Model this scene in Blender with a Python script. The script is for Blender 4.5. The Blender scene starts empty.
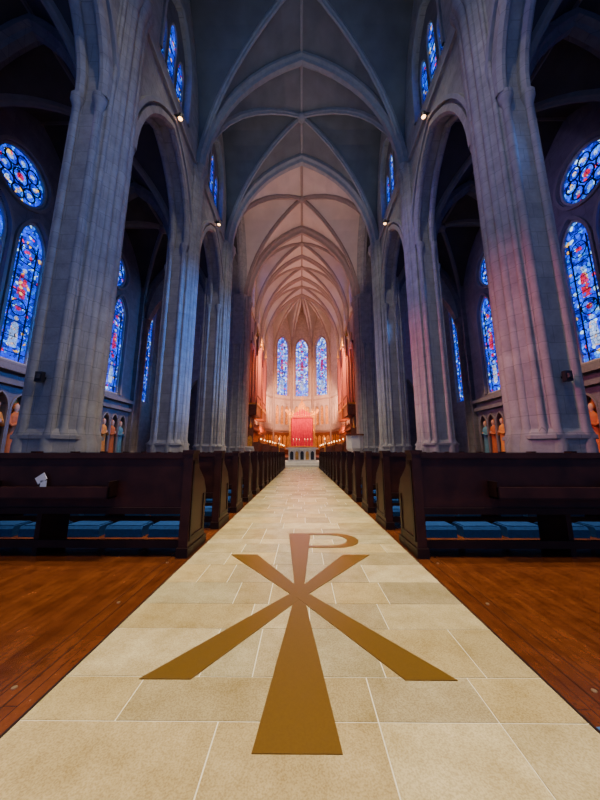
import bpy, math, random
from mathutils import Vector, Matrix
from mathutils.geometry import tessellate_polygon
random.seed(7)
S=bpy.context.scene
pi=math.pi
# ------------------------------------------------------------ materials
def new_mat(name):
    m=bpy.data.materials.new(name); m.use_nodes=True
    nt=m.node_tree; b=nt.nodes['Principled BSDF']
    return m,nt,b
def N(nt,t,**kw):
    n=nt.nodes.new(t)
    for k,v in kw.items(): setattr(n,k,v)
    return n
def ramp(nt,stops,interp='LINEAR'):
    r=N(nt,'ShaderNodeValToRGB'); cr=r.color_ramp; cr.interpolation=interp
    while len(cr.elements)<len(stops): cr.elements.new(0.5)
    for e,(p,c) in zip(cr.elements,stops):
        e.position=p; e.color=(c[0],c[1],c[2],1)
    return r
def plain(name,col,rough=.6,metal=0,noise=.15,nscale=6,coat=0,emit=None,estr=0,spec=.5):
    m,nt,b=new_mat(name)
    tc=N(nt,'ShaderNodeTexCoord'); nz=N(nt,'ShaderNodeTexNoise'); nz.inputs['Scale'].default_value=nscale; nz.inputs['Detail'].default_value=4
    nt.links.new(tc.outputs['Object'],nz.inputs['Vector'])
    a=[max(0,c*(1-noise)) for c in col]; d=[min(1,c*(1+noise)) for c in col]
    r=ramp(nt,[(.3,a),(.7,d)]); nt.links.new(nz.outputs['Fac'],r.inputs['Fac']); nt.links.new(r.outputs['Color'],b.inputs['Base Color'])
    b.inputs['Roughness'].default_value=rough; b.inputs['Metallic'].default_value=metal; b.inputs['Specular IOR Level'].default_value=spec
    if coat: b.inputs['Coat Weight'].default_value=coat; b.inputs['Coat Roughness'].default_value=.15
    if emit: b.inputs['Emission Color'].default_value=(*emit,1); b.inputs['Emission Strength'].default_value=estr
    return m
def ashlar(name,c1,c2,cm,bw=1.1,bh=.5,rough=.8,mort=.008):
    m,nt,b=new_mat(name); L=nt.links.new
    tc=N(nt,'ShaderNodeTexCoord'); sp=N(nt,'ShaderNodeSeparateXYZ'); L(tc.outputs['Object'],sp.inputs[0])
    mu=N(nt,'ShaderNodeMath',operation='MULTIPLY'); mu.inputs[1].default_value=.87; L(sp.outputs['Y'],mu.inputs[0])
    ad=N(nt,'ShaderNodeMath',operation='ADD'); L(sp.outputs['X'],ad.inputs[0]); L(mu.outputs[0],ad.inputs[1])
    cb=N(nt,'ShaderNodeCombineXYZ'); L(ad.outputs[0],cb.inputs[0]); L(sp.outputs['Z'],cb.inputs[1])
    br=N(nt,'ShaderNodeTexBrick'); L(cb.outputs[0],br.inputs['Vector'])
    br.inputs['Color1'].default_value=(*c1,1); br.inputs['Color2'].default_value=(*c2,1); br.inputs['Mortar'].default_value=(*cm,1)
    br.inputs['Scale'].default_value=1; br.inputs['Mortar Size'].default_value=mort; br.inputs['Brick Width'].default_value=bw; br.inputs['Row Height'].default_value=bh
    nz=N(nt,'ShaderNodeTexNoise'); nz.inputs['Scale'].default_value=2.2; nz.inputs['Detail'].default_value=9; nz.inputs['Roughness'].default_value=.65; L(tc.outputs['Object'],nz.inputs['Vector'])
    r=ramp(nt,[(.3,(.66,.66,.68)),(.7,(1.04,1.04,1.04))]); L(nz.outputs['Fac'],r.inputs['Fac'])
    mx=N(nt,'ShaderNodeMix',data_type='RGBA',blend_type='MULTIPLY'); mx.inputs[0].default_value=1
    L(br.outputs['Color'],mx.inputs[6]); L(r.outputs['Color'],mx.inputs[7]); L(mx.outputs[2],b.inputs['Base Color'])
    n2=N(nt,'ShaderNodeTexNoise'); n2.inputs['Scale'].default_value=14; n2.inputs['Detail'].default_value=5; L(tc.outputs['Object'],n2.inputs['Vector'])
    bu=N(nt,'ShaderNodeBump'); bu.inputs['Strength'].default_value=.3; bu.inputs['Distance'].default_value=.03; L(n2.outputs['Fac'],bu.inputs['Height']); L(bu.outputs[0],b.inputs['Normal'])
    b.inputs['Roughness'].default_value=rough
    return m
STONE=ashlar('stone_ashlar',(.40,.385,.36),(.345,.335,.32),(.25,.245,.235),mort=.008)
STONED=ashlar('stone_aisle',(.17,.16,.175),(.14,.135,.15),(.10,.095,.105))  # darker copy of the wall stone, aisle shade put into the colour
STONEC=ashlar('stone_choir',(.60,.48,.41),(.54,.43,.37),(.42,.32,.27),mort=.01)  # lighter, pinker copy of the wall stone, warm choir light in its colour
RIB=plain('rib_stone',(.31,.315,.325),.8,noise=.1,nscale=3)
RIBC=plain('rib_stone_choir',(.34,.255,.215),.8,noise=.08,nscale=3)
RIBD=plain('rib_stone_aisle',(.18,.165,.165),.85,noise=.1,nscale=3)  # rib stone darkened, aisle shade included in the colour
VAULT=plain('vault_plaster',(.155,.17,.185),.9,noise=.18,nscale=.8)
VAULTC=plain('vault_plaster_choir',(.58,.50,.44),.9,noise=.08,nscale=.8)  # plaster brightened and warmed, choir lighting painted into it
VAULTD=plain('vault_aisle',(.055,.05,.052),.9,noise=.2,nscale=1)  # plaster darkened to near black, carrying aisle and transept shade
PEW=plain('pew_wood',(.032,.0085,.006),.46,noise=.45,nscale=5,spec=.24)
PEWD=plain('pew_wood_dark',(.014,.0045,.004),.5,noise=.3,nscale=5,spec=.2)
BLUE=plain('kneeler_fabric',(.005,.032,.13),.9,noise=.25,nscale=30,spec=.1)
GOLD=plain('gilding',(.85,.45,.08),.35,metal=.5,noise=.2,nscale=8)
GOLDP=plain('painted_gold',(.70,.33,.05),.6,noise=.35,nscale=4)
RED=plain('red_cloth',(.62,.008,.05),.85,noise=.2,nscale=3,emit=(.8,.01,.08),estr=.18)  # faint emission added so the cloth looks lit
OAK=plain('oak_carved',(.19,.055,.016),.45,noise=.35,nscale=6,coat=.2)
MARBLE=plain('pale_marble',(.72,.68,.60),.45,noise=.1,nscale=4)
SKIN=plain('painted_skin',(.62,.38,.24),.6,noise=.05)
ROBE=[plain('robe_ochre',(.75,.30,.05),.7),plain('robe_rust',(.55,.14,.03),.7),plain('robe_teal',(.10,.28,.34),.7)]
LEAD=plain('lead_came',(.010,.010,.02),.6)
BLACK=plain('black_metal',(.015,.015,.018),.5)
PAPER=plain('paper',(.6,.6,.63),.8,noise=.03)
LAMP=plain('lamp_glow',(1,.7,.4),.5,emit=(1,.50,.18),estr=10)
PIPE=plain('organ_pipe_metal',(.75,.26,.16),.45,metal=.1,noise=.1)
BRONZE=plain('bronze_inlay',(.17,.092,.013),.30,noise=.07,nscale=120,metal=.35)
TAPE=plain('blue_mat',(.02,.09,.26),.8)
STUD=plain('brass_stud',(.6,.45,.25),.3,metal=.8)

def glass(name,stops,scale=3.2,strength=2.2):
    m,nt,b=new_mat(name); L=nt.links.new
    tc=N(nt,'ShaderNodeTexCoord')
    v=N(nt,'ShaderNodeTexVoronoi'); v.inputs['Scale'].default_value=scale; L(tc.outputs['Object'],v.inputs['Vector'])
    ve=N(nt,'ShaderNodeTexVoronoi',feature='DISTANCE_TO_EDGE'); ve.inputs['Scale'].default_value=scale; L(tc.outputs['Object'],ve.inputs['Vector'])
    sp=N(nt,'ShaderNodeSeparateColor'); L(v.outputs['Color'],sp.inputs[0])
    r=ramp(nt,stops,'CONSTANT'); L(sp.outputs[0],r.inputs['Fac'])
    e=ramp(nt,[(.03,(0,0,0)),(.06,(1,1,1))]); L(ve.outputs['Distance'],e.inputs['Fac'])
    nz=N(nt,'ShaderNodeTexNoise'); nz.inputs['Scale'].default_value=1.6; L(tc.outputs['Object'],nz.inputs['Vector'])
    r2=ramp(nt,[(.3,(.35,.35,.4)),(.6,(1.0,1.0,1.0))]); L(nz.outputs['Fac'],r2.inputs['Fac'])
    mx=N(nt,'ShaderNodeMix',data_type='RGBA',blend_type='MULTIPLY'); mx.inputs[0].default_value=1; L(r.outputs[0],mx.inputs[6]); L(e.outputs[0],mx.inputs[7])
    m2=N(nt,'ShaderNodeMix',data_type='RGBA',blend_type='MULTIPLY'); m2.inputs[0].default_value=1; L(mx.outputs[2],m2.inputs[6]); L(r2.outputs[0],m2.inputs[7])
    L(m2.outputs[2],b.inputs['Emission Color']); b.inputs['Emission Strength'].default_value=strength
    b.inputs['Base Color'].default_value=(.005,.005,.02,1); b.inputs['Roughness'].default_value=.4
    return m
GLB=glass('stained_glass_blue',[(0,(.0,.008,.25)),(.24,(.0,.02,.80)),(.58,(.0,.07,1)),(.78,(.01,.20,1)),(.89,(.35,.65,1)),(.95,(.60,.02,.08)),(.978,(.7,.40,.06))],6.5,2.8)
GLR=glass('stained_glass_red',[(0,(.6,.01,.05)),(.45,(.04,.06,.8)),(.6,(.5,.02,.15)),(.9,(.9,.5,.2))],7,1.9)
GLW=glass('stained_glass_pale',[(0,(.25,.45,1)),(.5,(.45,.6,1)),(.8,(.8,.5,.4))],8,1.9)
GLA=glass('stained_glass_apse',[(0,(.03,.05,.5)),(.3,(.05,.18,1)),(.55,(.2,.4,1)),(.75,(.65,.75,1)),(.88,(.6,.06,.2)),(.95,(.35,.15,.8))],3.4,3.6)

# tiles
m,nt,b=new_mat('limestone_paving'); L=nt.links.new
at=N(nt,'ShaderNodeVertexColor',layer_name='Col'); tc=N(nt,'ShaderNodeTexCoord')
nz=N(nt,'ShaderNodeTexNoise'); nz.inputs['Scale'].default_value=5; nz.inputs['Detail'].default_value=10; nz.inputs['Roughness'].default_value=.65; L(tc.outputs['Object'],nz.inputs['Vector'])
r=ramp(nt,[(.3,(.66,.62,.50)),(.7,(1,1,1))]); L(nz.outputs['Fac'],r.inputs['Fac'])
n3=N(nt,'ShaderNodeTexNoise'); n3.inputs['Scale'].default_value=160; L(tc.outputs['Object'],n3.inputs['Vector'])
r3=ramp(nt,[(.35,(.76,.73,.67)),(.6,(1,1,1))]); L(n3.outputs['Fac'],r3.inputs['Fac'])
mx=N(nt,'ShaderNodeMix',data_type='RGBA',blend_type='MULTIPLY'); mx.inputs[0].default_value=1; L(at.outputs[0],mx.inputs[6]); L(r.outputs[0],mx.inputs[7])
m2=N(nt,'ShaderNodeMix',data_type='RGBA',blend_type='MULTIPLY'); m2.inputs[0].default_value=1; L(mx.outputs[2],m2.inputs[6]); L(r3.outputs[0],m2.inputs[7])
L(m2.outputs[2],b.inputs['Base Color']); b.inputs['Roughness'].default_value=.27
TILE=m
GROUT=plain('grout',(.70,.66,.52),.8,noise=.05)
# wood floor
m,nt,b=new_mat('wood_floor'); L=nt.links.new
tc=N(nt,'ShaderNodeTexCoord'); sp=N(nt,'ShaderNodeSeparateXYZ'); L(tc.outputs['Object'],sp.inputs[0])
cb=N(nt,'ShaderNodeCombineXYZ'); L(sp.outputs['Y'],cb.inputs[0]); L(sp.outputs['X'],cb.inputs[1])
br=N(nt,'ShaderNodeTexBrick'); L(cb.outputs[0],br.inputs['Vector']); br.inputs['Scale'].default_value=1
br.inputs['Color1'].default_value=(.120,.033,.007,1); br.inputs['Color2'].default_value=(.092,.024,.0055,1); br.inputs['Mortar'].default_value=(.03,.009,.004,1)
br.inputs['Mortar Size'].default_value=.002; br.inputs['Brick Width'].default_value=.9; br.inputs['Row Height'].default_value=.06
mp=N(nt,'ShaderNodeMapping'); mp.inputs['Scale'].default_value=(5,3,3); L(tc.outputs['Object'],mp.inputs[0])
nz=N(nt,'ShaderNodeTexNoise'); nz.inputs['Scale'].default_value=1.5; nz.inputs['Detail'].default_value=12; nz.inputs['Roughness'].default_value=.78; L(mp.outputs[0],nz.inputs['Vector'])
r=ramp(nt,[(.32,(.42,.38,.36)),(.66,(1.22,1.2,1.18))]); L(nz.outputs['Fac'],r.inputs['Fac'])
mx=N(nt,'ShaderNodeMix',data_type='RGBA',blend_type='MULTIPLY'); mx.inputs[0].default_value=1; L(br.outputs[0],mx.inputs[6]); L(r.outputs[0],mx.inputs[7]); L(mx.outputs[2],b.inputs['Base Color'])
rr=ramp(nt,[(.3,(.12,.12,.12)),(.7,(.30,.30,.30))]); L(nz.outputs['Fac'],rr.inputs['Fac']); L(rr.outputs[0],b.inputs['Roughness'])
bu=N(nt,'ShaderNodeBump'); bu.inputs['Strength'].default_value=.1; bu.inputs['Distance'].default_value=.005; L(nz.outputs['Fac'],bu.inputs['Height']); L(bu.outputs[0],b.inputs['Normal'])
WOODF=m

# ------------------------------------------------------------ mesh builder
class MB:
    def __init__(s): s.v=[]; s.f=[]; s.m=[]; s.mats=[]; s.smooth=[]
    def mi(s,mat):
        if mat not in s.mats: s.mats.append(mat)
        return s.mats.index(mat)
    def add(s,vs,fs,mat,smooth=False):
        o=len(s.v); s.v+= [tuple(v) for v in vs]; k=s.mi(mat)
        for f in fs: s.f.append([i+o for i in f]); s.m.append(k); s.smooth.append(smooth)
    def box(s,x0,x1,y0,y1,z0,z1,mat):
        vs=[(x,y,z) for z in (z0,z1) for x,y in ((x0,y0),(x1,y0),(x1,y1),(x0,y1))]
        s.add(vs,[(3,2,1,0),(4,5,6,7),(0,1,5,4),(1,2,6,5),(2,3,7,6),(3,0,4,7)],mat)
    def prism(s,pts,z0,z1,mat,scale1=1.0,smooth=False):
        n=len(pts); cx=sum(p[0] for p in pts)/n; cy=sum(p[1] for p in pts)/n
        vs=[(p[0],p[1],z0) for p in pts]+[(cx+(p[0]-cx)*scale1,cy+(p[1]-cy)*scale1,z1) for p in pts]
        s.add(vs,[(i,(i+1)%n,n+(i+1)%n,n+i) for i in range(n)],mat,smooth)
        s.add(vs[:n],[tuple(range(n))[::-1]],mat); s.add(vs[n:],[tuple(range(n))],mat)
    def lathe(s,cx,cy,prof,mat,n=12,sx=1,sy=1,smooth=True):
        vs=[]
        for r,z in prof:
            for i in range(n):
                a=2*pi*i/n; vs.append((cx+r*sx*math.cos(a),cy+r*sy*math.sin(a),z))
        fs=[(j*n+i,j*n+(i+1)%n,(j+1)*n+(i+1)%n,(j+1)*n+i) for j in range(len(prof)-1) for i in range(n)]
        s.add(vs,fs,mat,smooth)
        k=len(prof)-1
        s.add(vs[k*n:],[tuple(range(n))],mat); s.add(vs[:n],[tuple(range(n))[::-1]],mat)
    def sweep(s,path,prof,mat,Nv=None,closed=False):
        P=[Vector(p) for p in path]; n=len(P); k=len(prof)
        if Nv is None:
            d=P[-1]-P[0]; d.z=0; d.normalize(); Nv=Vector((0,0,1)).cross(d)
        Nv=Vector(Nv); vs=[]
        for i in range(n):
            if closed: t=P[(i+1)%n]-P[i-1]
            else: t=P[min(i+1,n-1)]-P[max(i-1,0)]
            t.normalize(); o=t.cross(Nv); o.normalize()
            for a,d in prof: vs.append(P[i]+Nv*a+o*d)
        fs=[]; rng=n if closed else n-1
        for i in range(rng):
            j=(i+1)%n
            for q in range(k): fs.append((i*k+q,i*k+(q+1)%k,j*k+(q+1)%k,j*k+q))
        s.add(vs,fs,mat)
    def panel(s,loops,mp,w0,w1,mat,sides=True):
        L3=[[Vector((p[0],p[1],0)) for p in lp] for lp in loops]
        tris=tessellate_polygon(L3); flat=[p for lp in loops for p in lp]; n=len(flat)
        vs=[mp(p[0],p[1],w0) for p in flat]+[mp(p[0],p[1],w1) for p in flat]
        fs=[tuple(t) for t in tris]+[tuple(i+n for i in t) for t in tris]
        if sides and w0!=w1:
            o=0
            for lp in loops:
                k=len(lp)
                for i in range(k): fs.append((o+i,o+(i+1)%k,n+o+(i+1)%k,n+o+i))
                o+=k
        s.add(vs,fs,mat)
    def tube(s,path,r,mat,n=6):
        P=[Vector(p) for p in path]; vs=[]
        for i in range(len(P)):
            t=(P[min(i+1,len(P)-1)]-P[max(i-1,0)]).normalized()
            a=t.orthogonal().normalized() if abs(t.z)>.9 else t.cross(Vector((0,0,1))).normalized()
            b2=t.cross(a)
            for q in range(n):
                an=2*pi*q/n; vs.append(P[i]+(a*math.cos(an)+b2*math.sin(an))*r)
        s.add(vs,[(i*n+q,i*n+(q+1)%n,(i+1)*n+(q+1)%n,(i+1)*n+q) for i in range(len(P)-1) for q in range(n)],mat,True)
    def obj(s,name,loc=(0,0,0),parent=None):
        me=bpy.data.meshes.new(name); me.from_pydata([tuple(v) for v in s.v],[],s.f)
        for mt in s.mats: me.materials.append(mt)
        me.polygons.foreach_set('material_index',s.m); me.polygons.foreach_set('use_smooth',s.smooth); me.update()
        o=bpy.data.objects.new(name,me); o.location=loc; S.collection.objects.link(o)
        if parent: o.parent=parent
        return o
def inst(o,name,loc,rz=0,sc=None):
    q=bpy.data.objects.new(name,o.data); q.location=loc; q.rotation_euler=(0,0,rz)
    if sc: q.scale=sc
    S.collection.objects.link(q); return q

C=.5
def Pz(t,c=C): 
    t=min(1,abs(t)); return math.sqrt(max(0,(1+c)**2-(t+c)**2))/math.sqrt(1+2*c)
def tvals(n=9,c=C):
    am=math.acos(c/(1+c)); h=[(1+c)*math.cos(am*i/n)-c for i in range(n+1)]
    h[-1]=0.0
    return [-x for x in h]+h[::-1][1:]
TV=tvals()
def arch3(p0,p1,zs,rise,ts=None,c=C):
    p0=Vector(p0); p1=Vector(p1); mid=(p0+p1)/2; hd=(p1-p0)/2
    out=[]
    for t in (ts or tvals(9,c)):
        q=mid+hd*t; out.append(Vector((q.x,q.y,zs+rise*Pz(t,c))))
    return out
def archo(cu,hw,z0,zs,rise,n=8,c=C):
    pts=[(cu-hw,z0)]
    for t in tvals(n,c): pts.append((cu+hw*t,zs+rise*Pz(t,c)))
    pts.append((cu+hw,z0)); return pts
def circ(cu,cz,r,n=28,lob=0,amp=0):
    return [(cu+(r+amp*abs(math.sin(lob*a/2)))*math.cos(a),cz+(r+amp*abs(math.sin(lob*a/2)))*math.sin(a)) for a in [2*pi*i/n for i in range(n)]]
def ribprof(w,d): return [(-w,.1),(-w,-.45*d),(-.55*w,-.62*d),(-.35*w,-d),(.35*w,-d),(.55*w,-.62*d),(w,-.45*d),(w,.1)]

def vault_bay(mb,cx,cy,hx,hy,zs,rise,vm,rm,ribs=True,ridge=True,w=.13,d=.25):
    n=len(TV); vs=[]
    for i,u in enumerate(TV):
        for j,v in enumerate(TV):
            vs.append((cx+u*hx,cy+v*hy,zs+rise*Pz(min(abs(u),abs(v)))))
    fs=[]
    for i in range(n-1):
        for j in range(n-1):
            a,b2,c2,d2=i*n+j,(i+1)*n+j,(i+1)*n+j+1,i*n+j+1
            if i==j: fs+= [(a,b2,c2),(a,c2,d2)]
            elif i+j==n-2: fs+=[(a,b2,d2),(b2,c2,d2)]
            else: fs.append((a,b2,c2,d2))
    mb.add(vs,fs,vm)
    if ribs:
        mb.sweep(arch3((cx-hx,cy-hy,0),(cx+hx,cy+hy,0),zs,rise),ribprof(w,d),rm)
        mb.sweep(arch3((cx-hx,cy+hy,0),(cx+hx,cy-hy,0),zs,rise),ribprof(w,d),rm)
        if ridge:
            z=zs+rise
            mb.sweep([(cx,cy-hy,z),(cx,cy+hy,z)],ribprof(w*.7,d*.6),rm)
            mb.sweep([(cx-hx,cy,z),(cx+hx,cy,z)],ribprof(w*.6,d*.5),rm)
        mb.lathe(cx,cy,[(.1,zs+rise-d-.18),(.32,zs+rise-d-.1),(.36,zs+rise-d+.1),(.2,zs+rise)],rm,12)

# ------------------------------------------------------------ dimensions
HX=6.6; ZS=18.2; RISE=9.6; ZT=ZS+RISE; WT=28.1; ZCL=19.6
PY=[-5.5,1.5,8.5,15.5,22.5]; AX=13.3
# ---- ceilings
nv=MB()
for k in range(4):
    cy=(PY[k]+PY[k+1])/2
    vault_bay(nv,0,cy,HX,3.5,ZS,RISE,VAULT,RIB,ridge=False,w=.15,d=.3)
    nv.sweep([(0,PY[k],ZT),(0,PY[k+1],ZT)],ribprof(.09,.15),RIB)
for y in PY[:-1]:
    nv.sweep(arch3((-HX,y,0),(HX,y,0),ZS,RISE),ribprof(.36,.45),RIB)
nv.sweep(arch3((-HX,PY[-1],0),(HX,PY[-1],0),ZS,RISE),ribprof(.5,.55),RIB)
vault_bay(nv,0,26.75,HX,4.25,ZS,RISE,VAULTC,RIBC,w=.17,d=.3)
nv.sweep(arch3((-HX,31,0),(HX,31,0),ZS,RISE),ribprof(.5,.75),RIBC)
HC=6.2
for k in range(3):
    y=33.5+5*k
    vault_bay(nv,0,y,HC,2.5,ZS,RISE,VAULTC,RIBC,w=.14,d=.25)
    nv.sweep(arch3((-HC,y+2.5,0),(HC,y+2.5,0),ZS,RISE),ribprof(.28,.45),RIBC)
# apse vault
AC=(0,46); AR=6.2; NF=5
for k in range(NF):
    a0=pi*k/NF; a1=pi*(k+1)/NF
    A=Vector((AR*math.cos(a0),46+AR*math.sin(a0),0)); B=Vector((AR*math.cos(a1),46+AR*math.sin(a1),0)); O=Vector((0,46,0))
    rs=TV[len(TV)//2:]; n=len(rs); m_=len(TV); vs=[]
    for r_ in rs:
        for s_ in TV:
            p=O.lerp(A.lerp(B,(s_+1)/2),r_); vs.append((p.x,p.y,ZS+RISE*Pz(min(r_,abs(s_)))))
    fs=[(i*m_+j,(i+1)*m_+j,(i+1)*m_+j+1,i*m_+j+1) for i in range(n-1) for j in range(m_-1)]
    nv.add(vs,fs,VAULTC)
for k in range(NF+1):
    a=pi*k/NF; A=Vector((AR*math.cos(a),46+AR*math.sin(a),0))
    path=[Vector((A.x*r_,46+(A.y-46)*r_,ZS+RISE*Pz(r_))) for r_ in TV[len(TV)//2:]][::-1]
    nv.sweep(path,ribprof(.13,.25),RIBC)
nv.obj('ceiling')
av=MB()
for sx in (-1,1):
    for k in range(4):
        cy=(PY[k]+PY[k+1])/2
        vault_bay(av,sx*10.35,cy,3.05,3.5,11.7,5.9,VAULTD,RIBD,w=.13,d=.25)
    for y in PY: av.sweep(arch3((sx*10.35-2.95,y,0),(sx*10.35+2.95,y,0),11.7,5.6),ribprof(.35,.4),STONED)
av.obj('ceiling_aisles')
tv=MB()
for sx in (-1,1):
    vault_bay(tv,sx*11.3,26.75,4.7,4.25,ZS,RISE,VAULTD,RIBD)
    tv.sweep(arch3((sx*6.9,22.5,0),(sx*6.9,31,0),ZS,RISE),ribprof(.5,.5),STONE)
tv.obj('ceiling_transepts')

# ---- windows
wcount=[0]
def window(mapper,cu,hw,z0,zs,rise,depth,mat=None,fig=True,frame=STONE,name=None):
    mat=mat or GLB
    wcount[0]+=1; mb=MB()
    o=archo(cu,hw,z0,zs,rise)
    mb.panel([o],mapper,depth,depth+.03,mat)
    inn=archo(cu,hw-.09,z0+.09,zs,rise-.11)
    mb.panel([archo(cu,hw+.02,z0-.02,zs,rise+.02),inn],mapper,depth-.12,depth-.01,frame)
    z=z0+.45
    while z<zs+rise*.7:
        w=hw-.08 if z<zs else hw*.7*(1-(z-zs)/rise)
        mb.panel([[(cu-w,z),(cu+w,z),(cu+w,z+.03),(cu-w,z+.03)]],mapper,depth-.04,depth,LEAD); z+=.75
    if fig:
        b_=hw*.55
        for s_ in (-1,1): mb.panel([[(cu+s_*b_-.025,z0),(cu+s_*b_+.025,z0),(cu+s_*b_+.025,zs+rise*.35),(cu+s_*b_-.025,zs+rise*.35)]],mapper,depth-.04,depth,LEAD)
    H=zs+rise-z0
    if fig:
        for zc in (z0+H*.54,z0+H*.20):
            hgt=H*.10; fw=hw*.24
            body=[(cu-fw,zc-hgt),(cu+fw,zc-hgt),(cu+fw*1.05,zc-.2*hgt),(cu+fw*.8,zc+.55*hgt),(cu+fw*.3,zc+.68*hgt),(cu-fw*.3,zc+.68*hgt),(cu-fw*.8,zc+.55*hgt),(cu-fw*1.05,zc-.2*hgt)]
            mb.panel([body],mapper,depth-.03,depth-.005,GLR if zc>z0+H*.3 else GLW)
            mb.panel([circ(cu,zc+hgt*.95,fw*.55,14)],mapper,depth-.03,depth-.005,GLW)
        for q in (.37,.78):
            mb.panel([circ(cu,z0+H*q,hw*.5,20),circ(cu,z0+H*q,hw*.45,20)],mapper,depth-.035,depth-.004,LEAD)
            mb.panel([circ(cu,z0+H*q,hw*.18,10)],mapper,depth-.03,depth-.004,GLR)
    return mb.obj(name or 'window_%d'%wcount[0])
def rose(mapper,cu,cz,r,depth):
    wcount[0]+=1; mb=MB()
    mb.panel([circ(cu,cz,r)],mapper,depth,depth+.03,GLB)
    mb.panel([circ(cu,cz,r+.04),circ(cu,cz,r-.10)],mapper,depth-.15,depth-.01,STONE)
    for i in range(8):
        a=2*pi*i/8; c0=(cu+r*.58*math.cos(a),cz+r*.58*math.sin(a))
        mb.panel([circ(*c0,r*.25,14),circ(*c0,r*.21,14)],mapper,depth-.05,depth,LEAD)
        mb.panel([circ(*c0,r*.08,8)],mapper,depth-.03,depth-.004,GLW)
    mb.panel([circ(cu,cz,r*.30,18),circ(cu,cz,r*.26,18)],mapper,depth-.05,depth,LEAD)
    mb.panel([circ(cu,cz,r*.13,10)],mapper,depth-.03,depth-.004,GLR)
    return mb.obj('window_%d'%wcount[0])

# ---- nave walls
for sx,side in ((-1,'left'),(1,'right')):
    mp=lambda u,v,w,sx=sx:(sx*w,u,v)
    mb=MB()
    outer=[(-5.5,0)]; holes=[]
    for k in range(4):
        cy=(PY[k]+PY[k+1])/2
        outer+=archo(cy,2.75,0,12.6,4.7)
        holes.append(archo(cy,1.6,ZCL,22.2,2.9)[::-1])
    outer+=[(22.5,0),(22.5,WT),(-5.5,WT)]
    mb.panel([outer]+holes,mp,6.6,7.4,STONE)
    for k in range(4):
        cy=(PY[k]+PY[k+1])/2
        for X in (6.62,7.38):
            mb.sweep(arch3((sx*X,cy-2.75,0),(sx*X,cy+2.75,0),12.6,4.7),[(-.17,.12),(-.17,-.12),(-.06,-.22),(.06,-.22),(.17,-.12),(.17,.12)],STONE)
        mb.sweep(arch3((sx*6.5,cy-3.1,0),(sx*6.5,cy+3.1,0),12.6,5.1),[(-.1,.08),(-.1,-.08),(.1,-.08),(.1,.08)],RIB)
        mb.box(*sorted((sx*6.45,sx*6.7)),cy-3,cy+3,18.4,18.6,RIB)
        mb.sweep([Vector((sx*6.6,cy-1.65,ZCL))]+arch3((sx*6.6,cy-1.65,0),(sx*6.6,cy+1.65,0),22.2,3.0)+[Vector((sx*6.6,cy+1.65,ZCL))],[(-.1,.08),(-.1,-.08),(.1,-.08),(.1,.08)],RIB)
        mb.panel([archo(cy,1.62,ZCL,22.2,2.92)]+[archo(cy+q,.46,ZCL+.1,22.1+(.9 if q==0 else 0),1.1)[::-1] for q in (-1.06,0,1.06)],mp,6.90,7.08,STONED)
        for q in (-1.06,0,1.06):
            window(mp,cy+q,.46,ZCL+.1,22.1+(.9 if q==0 else 0),1.1,7.05,fig=False)
    mb.obj('wall_%s'%side)
    # aisle wall
    mb=MB()
    outer=[(-5.5,0),(22.5,0),(22.5,17.9),(-5.5,17.9)]; holes=[]
    for k in range(4):
        cy=(PY[k]+PY[k+1])/2-.3
        for q in (-1.0,1.0):
            holes.append(archo(cy+q,.8,5.1,10.7,1.6)[::-1]); 
            if k: window(mp,cy+q,.8,5.1,10.7,1.6,13.5)
        holes.append(circ(cy,14.0,1.3)[::-1])
        if k: rose(mp,cy,14.0,1.3,13.5)
    nich=[]
    for k in range(4):
        cy=(PY[k]+PY[k+1])/2
        for q in (-2.25,-1.35,-.45,.45,1.35,2.25): nich.append(cy+q)
    for u in nich: holes.append(archo(u,.38,.9,2.9,.75)[::-1])
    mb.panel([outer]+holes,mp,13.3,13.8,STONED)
    for u in nich:
        mb.panel([archo(u,.42,.85,2.9,.8)],mp,13.6,13.66,GOLDP)
        mb.sweep([Vector((sx*13.28,u-.4,.9))]+arch3((sx*13.28,u-.4,0),(sx*13.28,u+.4,0),2.9,.78)+[Vector((sx*13.28,u+.4,.9))],[(-.05,.04),(-.05,-.04),(.05,-.04),(.05,.04)],RIBD)
        mb.lathe(sx*13.25,u+.45,[(.07,.9),(.05,1),(.05,2.7),(.09,2.9)],RIBD,8)
    for k in range(4):
        cy=(PY[k]+PY[k+1])/2
        mb.box(*sorted((sx*13.05,sx*13.4)),cy-2.9,cy+2.9,4.0,4.25,STONED)
        mb.box(*sorted((sx*12.95,sx*13.4)),cy-2.9,cy+2.9,4.6,4.85,STONED)
        mb.box(*sorted((sx*12.95,sx*13.4)),cy-2.9,cy+2.9,.0,.85,STONED)
        cy-=.3
        for q in (-1.0,1.0):
            mb.sweep([Vector((sx*13.27,cy+q-.88,5.1))]+arch3((sx*13.27,cy+q-.88,0),(sx*13.27,cy+q+.88,0),10.7,1.75)+[Vector((sx*13.27,cy+q+.88,5.1))],[(-.1,.07),(-.1,-.07),(.1,-.07),(.1,.07)],RIBD)
        mb.sweep([Vector((sx*13.27,cy+1.42*math.cos(a),14+1.42*math.sin(a))) for a in [2*pi*i/28 for i in range(28)]],[(-.1,.07),(-.1,-.07),(.1,-.07),(.1,.07)],RIBD,Nv=(1,0,0),closed=True)
    for y in PY:
        mb.lathe(sx*13.15,y,[(.5,0),(.5,.8),(.36,1.1),(.34,1.2),(.34,11.2),(.42,11.4),(.55,11.8)],STONED,10,smooth=False)
        mb.box(*sorted((sx*13.0,sx*13.4)),y-.55,y+.55,0,17,STONED)
    mb.obj('wall_aisle_%s'%side)

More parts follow.
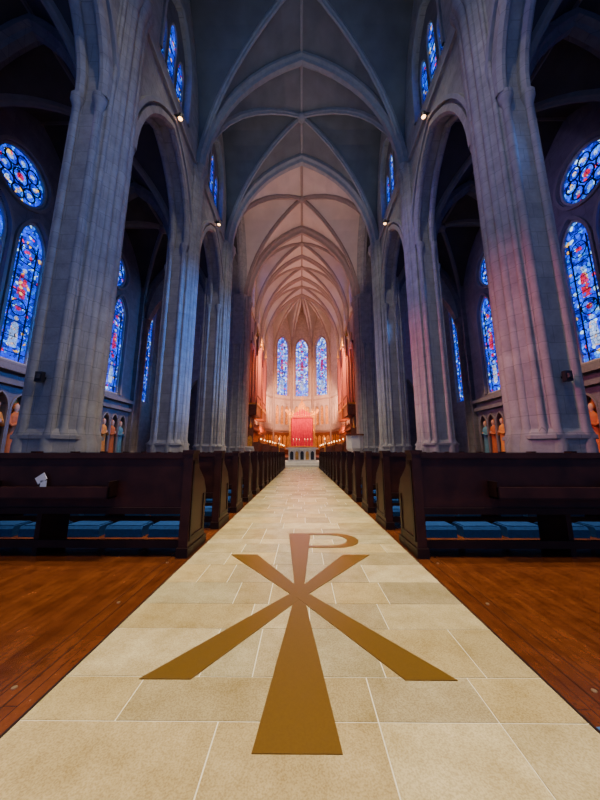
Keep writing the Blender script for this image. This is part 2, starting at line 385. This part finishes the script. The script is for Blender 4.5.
# ---- piers
def oct_(cx,cy,hx,hy,ch):
    return [(cx-hx+ch,cy-hy),(cx+hx-ch,cy-hy),(cx+hx,cy-hy+ch),(cx+hx,cy+hy-ch),(cx+hx-ch,cy+hy),(cx-hx+ch,cy+hy),(cx-hx,cy+hy-ch),(cx-hx,cy-hy+ch)]
for sx in (-1,1):
    for y in PY[1:]+[31.0]:
        big=y>20
        X=sx*7.08; hx=.75+(.18 if big else 0); hy=.79+(.15 if big else 0)
        if y>30: X=sx*7.1
        mb=MB(); M_=STONE
        mb.prism(oct_(X,y,hx+.22,hy+.22,.4),0,.5,M_)
        mb.prism(oct_(X,y,hx+.18,hy+.18,.4),.5,.62,M_,.94)
        mb.prism(oct_(X,y,hx+.12,hy+.12,.38),.62,1.35,M_)
        mb.prism(oct_(X,y,hx+.16,hy+.16,.38),1.35,1.45,M_)
        mb.prism(oct_(X,y,hx+.12,hy+.12,.36),1.45,1.62,M_,.88)
        mb.prism(oct_(X,y,hx,hy,.34),1.6,18.6,M_)
        xi=X-sx*hx
        for dy,r_ in ((0,.19),(-.3,.12),(.3,.12)):
            mb.lathe(xi,y+dy,[(r_+.12,0),(r_+.12,1.2),(r_+.02,1.6),(r_,1.65),(r_,17.6),(r_+.03,17.7),(r_+.02,17.8),(r_+.16,18.2),(r_+.2,18.3),(r_+.2,18.5)],M_,12)
        for s_ in (-1,1):
            for dx in (-.36,.36):
                mb.lathe(X+dx,y+s_*hy,[(.2,0),(.2,1.2),(.12,1.6),(.115,1.65),(.115,12.1),(.14,12.2),(.23,12.5),(.23,12.65)],M_,12)
            mb.lathe(X+sx*hx,y+s_*.25,[(.2,0),(.2,1.2),(.11,1.6),(.10,11.2),(.2,11.6),(.2,11.7)],M_,10)
            # slender rolls set on the chamfered corners
            for s2 in (-1,1):
                mb.lathe(X+s2*(hx-.15),y+s_*(hy-.15),[(.16,1.4),(.09,1.65),(.08,1.7),(.08,18.2)],M_,10)
        mb.obj('nave_pier')
# ---- transepts
for sx,side in ((-1,'left'),(1,'right')):
    mb=MB(); c0=10.6
    my=lambda u,v,w,sx=sx:(sx*u,w,v)
    mb.panel([[(7.4,0)]+archo(c0,2.3,0,10.5,4)+[(16.6,0),(16.6,WT),(7.4,WT)]],my,22.4,22.9,STONE)
    mb.panel([[(7.0,0)]+archo(c0,2.0,0,6.5,3)+[(16.6,0),(16.6,WT),(7.0,WT)],archo(c0,1.0,13,18,2)[::-1]],my,31,31.5,STONE)
    window(my,c0,1.0,13,18,2,31.3)
    mb.panel([archo(c0,2.15,0,6.5,3.15)],my,31.45,31.55,STONED)
    mp=lambda u,v,w,sx=sx:(sx*w,u,v)
    mb.panel([[(22.5,0),(31.4,0),(31.4,WT),(22.5,WT)],archo(25,1.1,6,17,3)[::-1],archo(28.5,1.1,6,17,3)[::-1]],mp,16,16.6,STONE)
    window(mp,25,1.1,6,17,3,16.3); window(mp,28.5,1.1,6,17,3,16.3)
    mb.obj('wall_transept_%s'%side)
    # choir wall
    mb=MB(); holes=[]
    for k in range(3):
        y=33.5+5*k
        holes+=[archo(y,1.2,19.2,22.2,2.4)[::-1],archo(y,1.6,1.2,9.0,3)[::-1],archo(y-1,.7,13.2,15,1)[::-1],archo(y+1,.7,13.2,15,1)[::-1]]
        window(mp,y,1.2,19.2,22.2,2.4,6.55,mat=GLA,fig=False,frame=STONEC)
        mb.panel([[(y-1.9,1),(y+1.9,1),(y+1.9,16.4),(y-1.9,16.4)]],mp,6.9,6.95,STONEC)
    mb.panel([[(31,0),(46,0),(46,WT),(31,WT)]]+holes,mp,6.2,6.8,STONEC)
    for y in (31.6,36,41,46):
        mb.lathe(sx*6.15,y,[(.4,0),(.4,1),(.24,1.4),(.24,17.6),(.4,18.1),(.4,18.3)],RIBC,10)
        for s_ in (-.28,.28): mb.lathe(sx*6.15,y+s_,[(.25,0),(.25,1),(.12,1.4),(.12,17.6),(.25,18.1),(.25,18.3)],RIBC,8)
    for z in (12.7,17.8): mb.box(*sorted((sx*6.05,sx*6.3)),31,46,z,z+.2,RIBC)
    mb.obj('wall_choir_%s'%side)
# ---- apse walls
mb=MB()
for k in range(NF):
    a0=pi*k/NF; a1=pi*(k+1)/NF
    A=Vector((AR*math.cos(a0),46+AR*math.sin(a0),0)); B=Vector((AR*math.cos(a1),46+AR*math.sin(a1),0))
    mid=(A+B)/2; ud=(B-A).normalized(); od=Vector((mid.x,mid.y-46,0)).normalized(); hl=(B-A).length/2
    mpf=lambda u,v,w,mid=mid,ud=ud,od=od: tuple(mid+ud*u+od*w+Vector((0,0,v)))
    hs=[archo(0,1.2,11.0,20.0,2.1)[::-1]] if k in(1,2,3) else []
    for q in (-1.0,0,1.0): hs.append(archo(q,.36,5.8,8.4,.8)[::-1])
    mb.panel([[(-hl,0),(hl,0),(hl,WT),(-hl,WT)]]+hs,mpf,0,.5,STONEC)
    mb.panel([[(-hl,5),(hl,5),(hl,10),(-hl,10)]],mpf,.5,.55,RIBC)
    for q in (-1.0,0,1.0): mb.panel([archo(q,.36,5.8,8.4,.8)],mpf,.3,.35,GOLDP)
    for q in (4.6,10.2): mb.panel([[(-hl,q),(hl,q),(hl,q+.25),(-hl,q+.25)]],mpf,-.15,.05,RIBC)
    mb.lathe(A.x*.98,46+(A.y-46)*.98,[(.25,0),(.18,1),(.18,17.6),(.34,18.1),(.34,18.3)],RIBC,8)
    if k in (1,2,3):
        window(mpf,0,1.2,11.0,20.0,2.1,.3,mat=GLA,frame=RIBC)
        mb.sweep([mpf(-1.3,11,-.02)]+[mpf(1.3*t,20.0+2.2*Pz(t),-.02) for t in TV]+[mpf(1.3,11,-.02)],[(-.1,.1),(-.1,-.1),(.1,-.1),(.1,.1)],RIBC,Nv=od)
    mb.panel([[(-hl,.6),(hl,.6),(hl,4.4),(-hl,4.4)]],mpf,-.12,-.02,OAK)
    for q in (-1.3,-.45,.45,1.3): mb.panel([archo(q,.34,1.4,3.4,.5)],mpf,-.15,-.10,GOLDP)
mb.obj('wall_apse')

# ---- floors
mb=MB()
mb.box(-13.4,13.4,-5.5,21,-.2,0,WOODF)
mb.obj('floor')
mb=MB()
mb.box(-16.2,16.2,21,53,-.2,.0,STONED); mb.box(-6.1,6.1,29.5,52,0,.5,OAK)
mb.obj('floor_crossing')
mb=MB(); mb.box(-3.4,3.4,20.0,26,0.001,.16,MARBLE); mb.box(-2.8,2.8,20.45,25.5,.16,.32,MARBLE); mb.obj('sanctuary_steps')
# paving
mb=MB(); AW=1.065
mb.box(-AW,AW,-1,20,0.0,.0055,GROUT)
ng=len(mb.f); y=-1.0; tint=[(.60,.49,.25),(.66,.56,.32),(.52,.43,.23),(.63,.54,.33),(.57,.46,.24),(.47,.40,.24),(.69,.59,.35),(.53,.47,.29)]
tilecols=[(1,1,1)]*ng
while y<19.9:
    h=random.choice((.18,.22,.28,.32,.36)); h=min(h,20-y); x=-AW
    while x<AW-.01:
        w=random.choice((.24,.36,.45,.6,.75)); 
        if AW-(x+w)<.2: w=AW-x
        g=.0028; mb.box(x+g,x+w-g,y+g,y+h-g,.003,.008,TILE)
        c=random.choice(tint); f=random.uniform(.80,1.0); tilecols+= [(c[0]*f,c[1]*f,c[2]*f)]*6
        x+=w
    y+=h
o=mb.obj('aisle_paving'); ca=o.data.color_attributes.new('Col','FLOAT_COLOR','CORNER')
for p,c in zip(o.data.polygons,tilecols):
    for li in p.loop_indices: ca.data[li].color=(*c,1)
mb=MB()
for y in [i*.72+.72 for i in range(25)]:
    for s_ in (-1,1): mb.lathe(s_*1.24,y,[(.011,0),(.011,.004)],STUD,10)
mb.obj('floor_studs')
mb=MB()
for s_ in (-1,1):
    mb.box(*sorted((s_*1.066,s_*1.075)),-1,20,0,.009,PEWD)
    mb.box(*sorted((s_*1.195,s_*1.20)),-1,20,0,.001,PEWD); mb.box(*sorted((s_*1.28,s_*1.285)),-1,20,0,.001,PEWD)
mb.obj('trim_1')
# chi rho
mb=MB(); 
fl=lambda u,v,w:(u,v,w)
cx=-.020; hy=2.27; zz=[.0115]
def pl(p): mb.panel([p],fl,.0082,zz[0],BRONZE); zz[0]+=.0003
pl([(cx-.15,1.16),(cx+.155,1.16),(cx+.028,hy),(cx-.028,hy)])
pl([(cx-.028,hy),(cx+.028,hy),(cx+.125,3.83),(cx-.145,3.83)])
for s_ in (-1,1):
    pl([(cx+s_*.705,1.48),(cx+s_*.475,1.48),(cx-s_*.02,hy-.05),(cx+s_*.02,hy+.06)])
    pl([(cx+s_*.68,3.07),(cx+s_*.42,3.07),(cx-s_*.02,hy+.05),(cx+s_*.02,hy-.06)])
outer=[(cx+.10,3.83),]+[(cx+.38+.28*math.sin(a),3.555+.275*math.cos(a)) for a in [pi*i/16 for i in range(17)]]+[(cx+.085,3.28)]
inner=[(cx+.10,3.76)]+[(cx+.33+.20*math.sin(a),3.555+.205*math.cos(a)) for a in [pi*i/16 for i in range(17)]]+[(cx+.09,3.35)]
mb.panel([outer+inner[::-1]],fl,.0082,zz[0],BRONZE)
mb.obj('chi_rho_inlay')
mb=MB(); mb.box(1.08,1.30,1.17,1.27,0.0,.006,TAPE); mb.obj('blue_floor_mat')

# ---- pews
def make_pew():
    mb=MB()
    def end(x0,x1):
        prof=[(0,0),(.50,0),(.50,.10),(.46,.14),(.47,.58),(.42,.66),(.40,.70),(.20,.84),(.15,.99),(.14,1.0),(.0,1.0)]
        mb.panel([prof],lambda u,v,w:(w,u,v),x0,x1,PEW)
        mb.box(x0-.012,x1+.012,-.02,.52,0,.09,PEWD)
        mb.box(x0-.012,x1+.012,-.015,.16,.985,1.02,PEW)
        for xx0,xx1 in ((x0-.01,x0),(x1,x1+.01)):
            mb.box(xx0,xx1,.02,.44,.14,.18,PEWD); mb.box(xx0,xx1,.02,.06,.18,.9,PEWD); mb.box(xx0,xx1,.38,.42,.18,.55,PEWD); mb.box(xx0,xx1,.02,.14,.88,.92,PEWD)
    end(0,.09); end(4.5,4.59)
    mb.box(.09,4.5,.02,.06,.44,.96,PEW)
    mb.box(.09,4.5,-.005,.085,.94,.99,PEW)
    mb.box(.09,4.5,.0,.08,.40,.46,PEWD)
    mb.box(.09,4.5,.06,.47,.40,.445,PEW)
    mb.box(.09,4.5,.42,.45,.32,.40,PEWD)
    mb.box(.09,4.5,.03,.07,.08,.15,PEWD)
    for x in (1.5,3.0): mb.box(x,x+.05,.05,.42,0,.40,PEWD)
    for x in (.75,2.55):
        mb.box(x,x+1.2,-.12,.02,.56,.575,PEWD); mb.box(x,x+1.2,-.12,-.105,.575,.67,PEW)
        mb.box(x,x+.015,-.12,.02,.56,.72,PEWD); mb.box(x+1.185,x+1.2,-.12,.02,.56,.72,PEWD)
    return mb
cush=MB()
for i in range(8):
    x=.2+i*.52
    prof=[(.0,0),(.0,.09),(.02,.12),(.26,.12),(.28,.09),(.28,0)]
    cush.panel([prof],lambda u,v,w:(w,u,v),x,x+.44,BLUE)
    cush.box(x+.02,x+.42,.03,.25,.12,.13,BLUE)
for sx in (-1,1):
    mm=make_pew(); mm.v=[(sx*v[0],v[1],v[2]) for v in mm.v]
    cm=MB(); cm.v=[(sx*v[0],v[1],v[2]) for v in cush.v]; cm.f=cush.f; cm.m=cush.m; cm.mats=cush.mats; cm.smooth=cush.smooth
    p0=mm.obj('pew',(sx*1.11,3.0,0)); c0=cm.obj('kneeler_cushions',(sx*1.2,3.68,0.001))
    for k in range(1,16):
        inst(p0,'pew',(sx*1.11,3.0+1.06*k,0)); inst(c0,'kneeler_cushions',(sx*1.2,3.68+1.06*k,0.001))
mb=MB(); mb.panel([[(-.05,-.035),(.05,-.035),(.05,.035),(-.05,.035)]],lambda u,v,w:(u*math.cos(.6)-v*math.sin(.6),w,u*math.sin(.6)+v*math.cos(.6)),0,.006,PAPER)
mb.panel([[(0,-.02),(.06,-.02),(.06,-.08),(0,-.08)]],lambda u,v,w:(u,w,v),.0,.006,PAPER)
mb.obj('pew_card',(-2.62,2.985,.74))

# ---- saints in niches
def saint(robe):
    mb=MB()
    prof=[(.24,0),(.25,.05),(.22,.4),(.20,.8),(.21,1.05),(.23,1.3),(.24,1.45),(.20,1.55),(.09,1.62),(.06,1.68)]
    n=20; vs=[]
    for r_,z in prof:
        for i in range(n):
            a=2*pi*i/n; rr=r_*(1+.07*math.sin(7*a)*(1-z/1.7)); vs.append((rr*math.cos(a),.7*rr*math.sin(a),z))
    mb.add(vs,[(j*n+i,j*n+(i+1)%n,(j+1)*n+(i+1)%n,(j+1)*n+i) for j in range(len(prof)-1) for i in range(n)],robe,True)
    mb.lathe(0,-.01,[(.05,1.62),(.055,1.68),(.085,1.74),(.1,1.82),(.095,1.9),(.06,1.96),(.01,1.98)],SKIN,12)
    mb.lathe(0,.03,[(.105,1.78),(.115,1.86),(.10,1.94),(.05,2.0)],ROBE[1],12)
    mb.lathe(0,-.10,[(.012,1.80),(.02,1.81),(.005,1.85)],SKIN,6)
    mb.add([(.17*math.cos(2*pi*i/20),.09,1.85+.17*math.sin(2*pi*i/20)) for i in range(20)],[tuple(range(20))],GOLD)
    for s_ in (-1,1):
        mb.tube([(s_*.21,0,1.45),(s_*.25,-.05,1.2),(s_*.2,-.16,1.1),(s_*.05,-.22,1.22)],.065,robe,8)
        mb.lathe(s_*.03,-.22,[(.03,1.19),(.035,1.24),(.02,1.32)],SKIN,8)
    return mb
protos=[saint(r_) for r_ in ROBE]
k=0; first={}
for sx in (-1,1):
    for b_ in (1,2,3):
        cy=(PY[b_]+PY[b_+1])/2
        for q in (-2.25,-1.35,-.45,.45,1.35,2.25):
            i=k%3; k+=1
            if i not in first:
                o=protos[i].obj('saint_statue'); first[i]=o
            else:
                o=bpy.data.objects.new('saint_statue',first[i].data); S.collection.objects.link(o)
            o.location=(sx*13.38,cy+q,.86); o.scale=(1.15,1.15,1.2)
            o.rotation_euler.z= (-pi/2 if sx>0 else pi/2)

# ---- altar, pulpit, lectern
mb=MB(); 
mb.box(-1.1,1.1,0,.9,0,.08,MARBLE); mb.box(-1.0,1.0,.08,.82,.08,.9,MARBLE); mb.box(-1.2,1.2,-.05,.95,.9,1.0,MARBLE)
for i in range(6):
    x=-.95+i*.38; mb.lathe(x,.04,[(.06,.08),(.04,.14),(.04,.78),(.07,.9)],MARBLE,10)
for i in range(5):
    x=-.76+i*.38; mb.panel([archo(x,.12,.14,.6,.16)],lambda u,v,w:(u,w,v),.06,.079,GOLDP if i%2 else BLACK)
mb.obj('altar',(0,21.6,.32))
mb=MB()
mb.prism(oct_(0,0,.35,.35,.2),0,1.1,MARBLE,1.1); mb.prism(oct_(0,0,.5,.5,.25),1.1,1.3,MARBLE,1.25); mb.prism(oct_(0,0,.62,.62,.3),1.3,2.3,MARBLE); mb.prism(oct_(0,0,.7,.7,.3),2.3,2.42,OAK)
for a in range(8): mb.lathe(.6*math.cos(a*pi/4+.39),.6*math.sin(a*pi/4+.39),[(.06,1.3),(.04,1.4),(.04,2.2),(.06,2.3)],RIBC,8)
mb.obj('pulpit',(4.2,23.5,0))
mb=MB()
mb.lathe(0,0,[(.35,0),(.3,.1),(.09,.2),(.07,1.0),(.16,1.15),(.1,1.2)],MARBLE,14)
mb.add([(-.35,-.25,1.45),(.35,-.25,1.45),(.35,.25,1.15),(-.35,.25,1.15),(-.35,-.25,1.38),(.35,-.25,1.38),(.35,.25,1.08),(-.35,.25,1.08)],[(0,1,2,3),(7,6,5,4),(0,4,5,1),(1,5,6,2),(2,6,7,3),(3,7,4,0)],MARBLE)
mb.obj('lectern',(-4.2,23.5,0))
def candle(loc,s=1):
    mb=MB(); mb.lathe(0,0,[(.16*s,0),(.14*s,.05),(.03*s,.12),(.03*s,.6*s),(.06*s,.65*s),(.03*s,.7*s),(.03*s,1.2*s),(.09*s,1.27*s),(.09*s,1.3*s)],GOLD,12); mb.lathe(0,0,[(.035,1.3*s),(.035,1.3*s+.3)],PAPER,10); mb.lathe(0,0,[(.004,1.3*s+.3),(.03,1.3*s+.35),(.003,1.3*s+.45)],LAMP,8)
    mb.obj('altar_candlestick',loc)
for x in (-1.7,1.7): candle((x,21.9,.32))
for x in (-1.4,-.9,-.45,.45,.9,1.4): candle((x,47.45,1.95),.6)
# choir stalls
for sx in (-1,1):
    for r_ in range(3):
        mb=MB(); X=sx*(2.7+r_*1.0); zb=.5+r_*.25
        mb.box(*sorted((X-sx*.3,X+sx*.6)),32,43.5,.5,zb+.02,OAK)
        mb.box(*sorted((X-sx*.05,X)),32,43.5,zb,zb+1.0,OAK)
        mb.box(*sorted((X-sx*.22,X+sx*.05)),32,43.5,zb+.98,zb+1.03,OAK)
        mb.box(*sorted((X+sx*.35,X+sx*.6)),32,43.5,zb+.4,zb+.46,OAK)
        for j in range(16):
            y=32+j*.766; mb.box(*sorted((X-sx*.08,X+sx*.0)),y-.04,y+.04,zb,zb+1.0,OAK)
            if j%4==1:
                mb.lathe(X-sx*.1,y,[(.02,zb+1.03),(.015,zb+1.35),(.02,zb+1.36)],GOLD,6); mb.lathe(X-sx*.1,y,[(.02,zb+1.36),(.05,zb+1.4),(.05,zb+1.47),(.01,zb+1.52)],LAMP,8)
        for y in (32,43.5):
            mb.box(*sorted((X-sx*.1,X+sx*.6)),y-.05,y+.05,zb,zb+1.1,OAK); mb.lathe(X,y,[(.06,zb+1.1),(.09,zb+1.2),(.04,zb+1.3),(.08,zb+1.38),(.01,zb+1.6)],OAK,8)
        mb.obj('choir_stall')
    mb=MB(); X=sx*5.75
    mb.box(*sorted((X,X+sx*.3)),32,43.5,.5,3.6,OAK); mb.box(*sorted((X-sx*.4,X+sx*.3)),32,43.5,3.5,3.75,OAK)
    for j in range(12):
        y=32.4+j*.96; mb.box(*sorted((X-sx*.06,X)),y-.05,y+.05,.5,3.5,OAK)
        mb.lathe(X-sx*.25,y,[(.16,3.75),(.12,4.0),(.05,4.3),(.01,4.8)],OAK,6)
        mb.panel([archo(y+.48,.35,1.6,2.8,.5)],lambda u,v,w,X=X,sx=sx:(X-sx*w,u,v),.0,.03,GOLDP)
    mb.box(*sorted((sx*5.36,sx*6.05)),31.9,32.0,.5,3.6,OAK)
    mb.panel([archo(sx*5.7,.25,1.2,2.4,.4)],lambda u,v,w:(u,w,v),31.86,31.9,GOLDP); mb.lathe(sx*5.7,31.95,[(.12,3.6),(.14,3.8),(.05,4.1),(.01,4.8)],GOLD,8)
    mb.obj('choir_screen')
# organ cases
for sx in (-1,1):
    for y0 in (34.5,39.2):
        mb=MB(); X=sx*5.95
        mb.box(*sorted((sx*5.2,sx*6.18)),y0-1.7,y0+1.7,5.2,6.4,OAK)
        mb.box(*sorted((sx*5.1,sx*6.18)),y0-1.8,y0+1.8,6.4,6.6,GOLD)
        for j in range(9):
            y=y0-1.5+j*.375; h=4.5+1.6*abs(j-4)/2+ (2.4 if j==4 else 0); r_=.15
            xx=sx*(5.35)
            mb.lathe(xx,y,[(.04,6.6),(r_,7.3),(r_,6.6+h),(r_*.9,6.62+h)],PIPE,12)
            mb.box(*sorted((xx-sx*(r_+.01),xx-sx*(r_-.04))),y-.05,y+.05,7.35,7.6,BLACK)
        for j in range(3):
            xx=sx*(5.35+j*.32); h=5.5+j*.8
            mb.lathe(xx,y0-1.85,[(.04,6.6),(.13,7.3),(.13,6.6+h),(.12,6.62+h)],PIPE,12)
        for y in (y0-1.75,y0+1.75):
            mb.box(*sorted((sx*5.15,sx*5.3)),y-.08,y+.08,5.2,14.6,OAK); mb.lathe(sx*5.3,y,[(.16,14.6),(.2,14.8),(.08,15.1),(.01,16.0)],GOLD,8)
        mb.box(*sorted((sx*5.25,sx*5.4)),y0-1.75,y0+1.75,9.6,9.85,OAK)
        mb.box(*sorted((sx*5.95,sx*6.18)),y0-1.6,y0+1.7,6.4,14.2,OAK)
        mb.obj('organ_case')
# high altar reredos + red hanging
mb=MB(); my=lambda u,v,w:(u,w,v)
mb.box(-2.2,2.2,47.2,48.0,.5,1.8,MARBLE); mb.box(-2.4,2.4,47.1,48.0,1.8,1.95,GOLD)
mb.panel([[(-2.15,1.95),(2.15,1.95),(2.15,6.9),(2.9,7.9),(2.7,8.2),(2.0,7.7),(1.2,7.5),(.8,7.8),(.5,8.9),(.0,9.7),(-.5,8.9),(-.8,7.8),(-1.2,7.5),(-2.0,7.7),(-2.7,8.2),(-2.9,7.9),(-2.15,6.9)]],my,48.4,48.6,GOLDP)
for x in (-2.0,2.0):
    mb.box(x-.15,x+.15,48.1,48.4,1.95,7.0,GOLD); mb.lathe(x,48.25,[(.18,7.0),(.22,7.15),(.08,7.4),(.12,7.6),(.01,8.5)],GOLD,8)
    for z in (2.6,3.8,5.0): mb.lathe(x,48.08,[(.10,z),(.08,z+.5),(.1,z+.6),(.07,z+.68),(.07,z+.8),(.01,z+.88)],GOLD,8)
mb.box(-2.2,2.2,48.0,48.4,6.62,6.95,GOLD)
for i in range(11):
    x=-1.5+i*.3; mb.panel([archo(x,.12,6.66,6.8,.1)],my,47.97,48.0,RED)
for i in range(7):
    x=-1.2+i*.4; h=.5+1.1*(1-abs(i-3)/3); mb.panel([archo(x,.13,7.0,7.0+h*.6,.25)],my,48.33,48.4,RED)
    mb.lathe(x+.2,48.35,[(.05,7.0),(.04,7.1),(.04,7.0+h*.6),(.07,7.1+h*.6),(.01,7.5+h*.7)],GOLD,6)
for x,h in ((-1.5,.9),(1.7,.9)): mb.lathe(x,48.3,[(.09,6.95),(.12,7.1),(.05,7.3),(.09,7.3+h*.6),(.01,7.3+h)],GOLD,8)
mb.box(-.05,.05,48.3,48.38,8.9,10.4,GOLD); mb.box(-.35,.35,48.3,48.38,9.8,9.9,GOLD)
mb.obj('reredos')
mb=MB(); n=40; vs=[]
for i in range(n+1):
    x=-1.75+3.5*i/n; y=48.15+.05*math.sin(i*1.3)
    vs+=[(x,y,2.0),(x,y,6.6)]
mb.add(vs,[(2*i,2*i+2,2*i+3,2*i+1) for i in range(n)],RED,True)
mb.obj('red_hanging')

# ---- speakers & lamps
for sx in (-1,1):
    mb=MB(); mb.box(-.09,.09,-.12,.0,-.14,.14,BLACK); mb.box(-.03,.03,0,.1,-.03,.03,BLACK); mb.lathe(0,-.125,[(.06,-.06),(.06,.06)],BLACK,10)
    mb.obj('wall_speaker',(sx*7.08,7.61,3.0))
def aim(o,t):
    o.rotation_euler=(Vector(t)-o.location).to_track_quat('-Z','Y').to_euler()
def spot(name,loc,tgt,P,col,ang=90,rad=.15,blend=.6):
    l=bpy.data.lights.new(name,'SPOT'); l.energy=P; l.color=col; l.spot_size=math.radians(ang); l.spot_blend=blend; l.shadow_soft_size=rad
    o=bpy.data.objects.new(name,l); o.location=loc; S.collection.objects.link(o); aim(o,tgt); return o
WARM=(1,.82,.55)
for sx in (-1,1):
    for y in (-2,5,12,19):
        mb=MB(); mb.box(*sorted((0,sx*.35)),-.04,.04,.05,.12,BLACK); mb.lathe(0,0,[(.12,-.12),(.13,.1),(.06,.2)],BLACK,12); mb.lathe(0,0,[(.09,-.15),(.105,-.125)],LAMP,12)
        mb.obj('spotlight_fixture',(sx*6.2,y,17.9))
        spot('nave_spot',(sx*6.2,y,17.7),(-sx*2.0,y+1.5,0),4000,WARM,52,.06)
        if y>0: spot('pier_spot',(sx*1.2,y-4,26),(sx*7,y+3.5,8),2800,(1,.88,.76),44,.2,1)  # added spots under the vault, only to brighten the piers
        spot('vault_uplight',(sx*6.25,y,19.0),(sx*-1.5,y+1,27),130,(.70,.86,1),130,.3)  # hidden uplights added to brighten the vault
for y in (1.5,6): 
    for x in (-1.2,1.2): spot('vault_downlight',(x,y,26.2),(x*.4,y+1,0),15500,WARM,25,.3,1)  # spots added out of view to light the floor, no fixture modelled
# added coloured spots in the aisles, imitating sunlight through stained glass
for y,t,c,p,a in ((5,(6.9,7.9,4.0),(1,.20,.36),10000,22),(5,(6.9,8,12),(.60,.38,1),3000,34),(12,(6.9,15.0,5),(1,.22,.42),11000,26),(12,(6.9,15,12),(.4,.28,1),6000,30),(19,(6.9,22,8),(.5,.4,1),4000,30)):
    spot('window_sunbeam',(-12.6,y,11),t,p,c,a,.3,1)
for y,t,c,p,a in ((5,(-6.9,8,9),(.12,.30,1),4500,40),(12,(-6.9,14.7,7),(.04,.24,1),24000,32),(19,(-6.9,22,9),(.10,.32,1),14000,34)):
    spot('window_sunbeam',(12.6,y,11),t,p,c,a,.3,1)
for sx in (-1,1):
    for y in (5,12,19): spot('mural_spot',(sx*9.5,y,9),(sx*13.4,y+.6,1.4),1500,(1,.66,.34),54,.1)  # added spots that brighten the niche figures
# crossing and choir: added fill spots without fixtures, for the warm glow
for sx in (-1,1):
    spot('chancel_light',(sx*5.2,31.9,17.6),(-sx*2.5,46,10),6500,(1,.46,.28),80,.2)
    spot('chancel_light',(sx*4.6,37.0,3.2),(sx*6.0,45,13),2800,(1,.36,.19),110,.2)
    spot('organ_light',(-sx*5.0,31.8,17.4),(sx*5.6,36,9),6500,(1,.30,.16),50,.2)
    for y in (33.5,38.5,43.5): spot('choir_uplight',(sx*4.8,y,15.8),(-sx*.5,y+1,27),540,(1,.54,.34),130,.3)
    spot('crossing_uplight',(sx*6.2,24,16),(0,27.5,27),720,(1,.70,.60),120,.3)
    spot('sanctuary_light',(sx*4.6,44,9.5),(sx*2.5,51,9),4200,(1,.48,.28),110,.2)
    spot('stall_light',(sx*3.0,32.0,17),(sx*3.6,38,1),8000,(1,.52,.26),60,.2)
    spot('crossing_downlight',(sx*5.6,25,17.5),(0,24,0),3000,(1,.8,.6),80,.2)

# world
w=bpy.data.worlds.new('world'); S.world=w; w.use_nodes=True
bg=w.node_tree.nodes['Background']; bg.inputs[0].default_value=(.20,.34,.95,1); bg.inputs[1].default_value=.8

cam=bpy.data.cameras.new('camera'); co=bpy.data.objects.new('camera',cam); S.collection.objects.link(co)
cam.sensor_fit='AUTO'; cam.sensor_width=36; cam.lens=290/800*36; cam.clip_start=.05; cam.clip_end=200
co.location=(0,0,1.0); co.rotation_euler=(math.radians(90+10.2),0,math.radians(.4))
S.camera=co
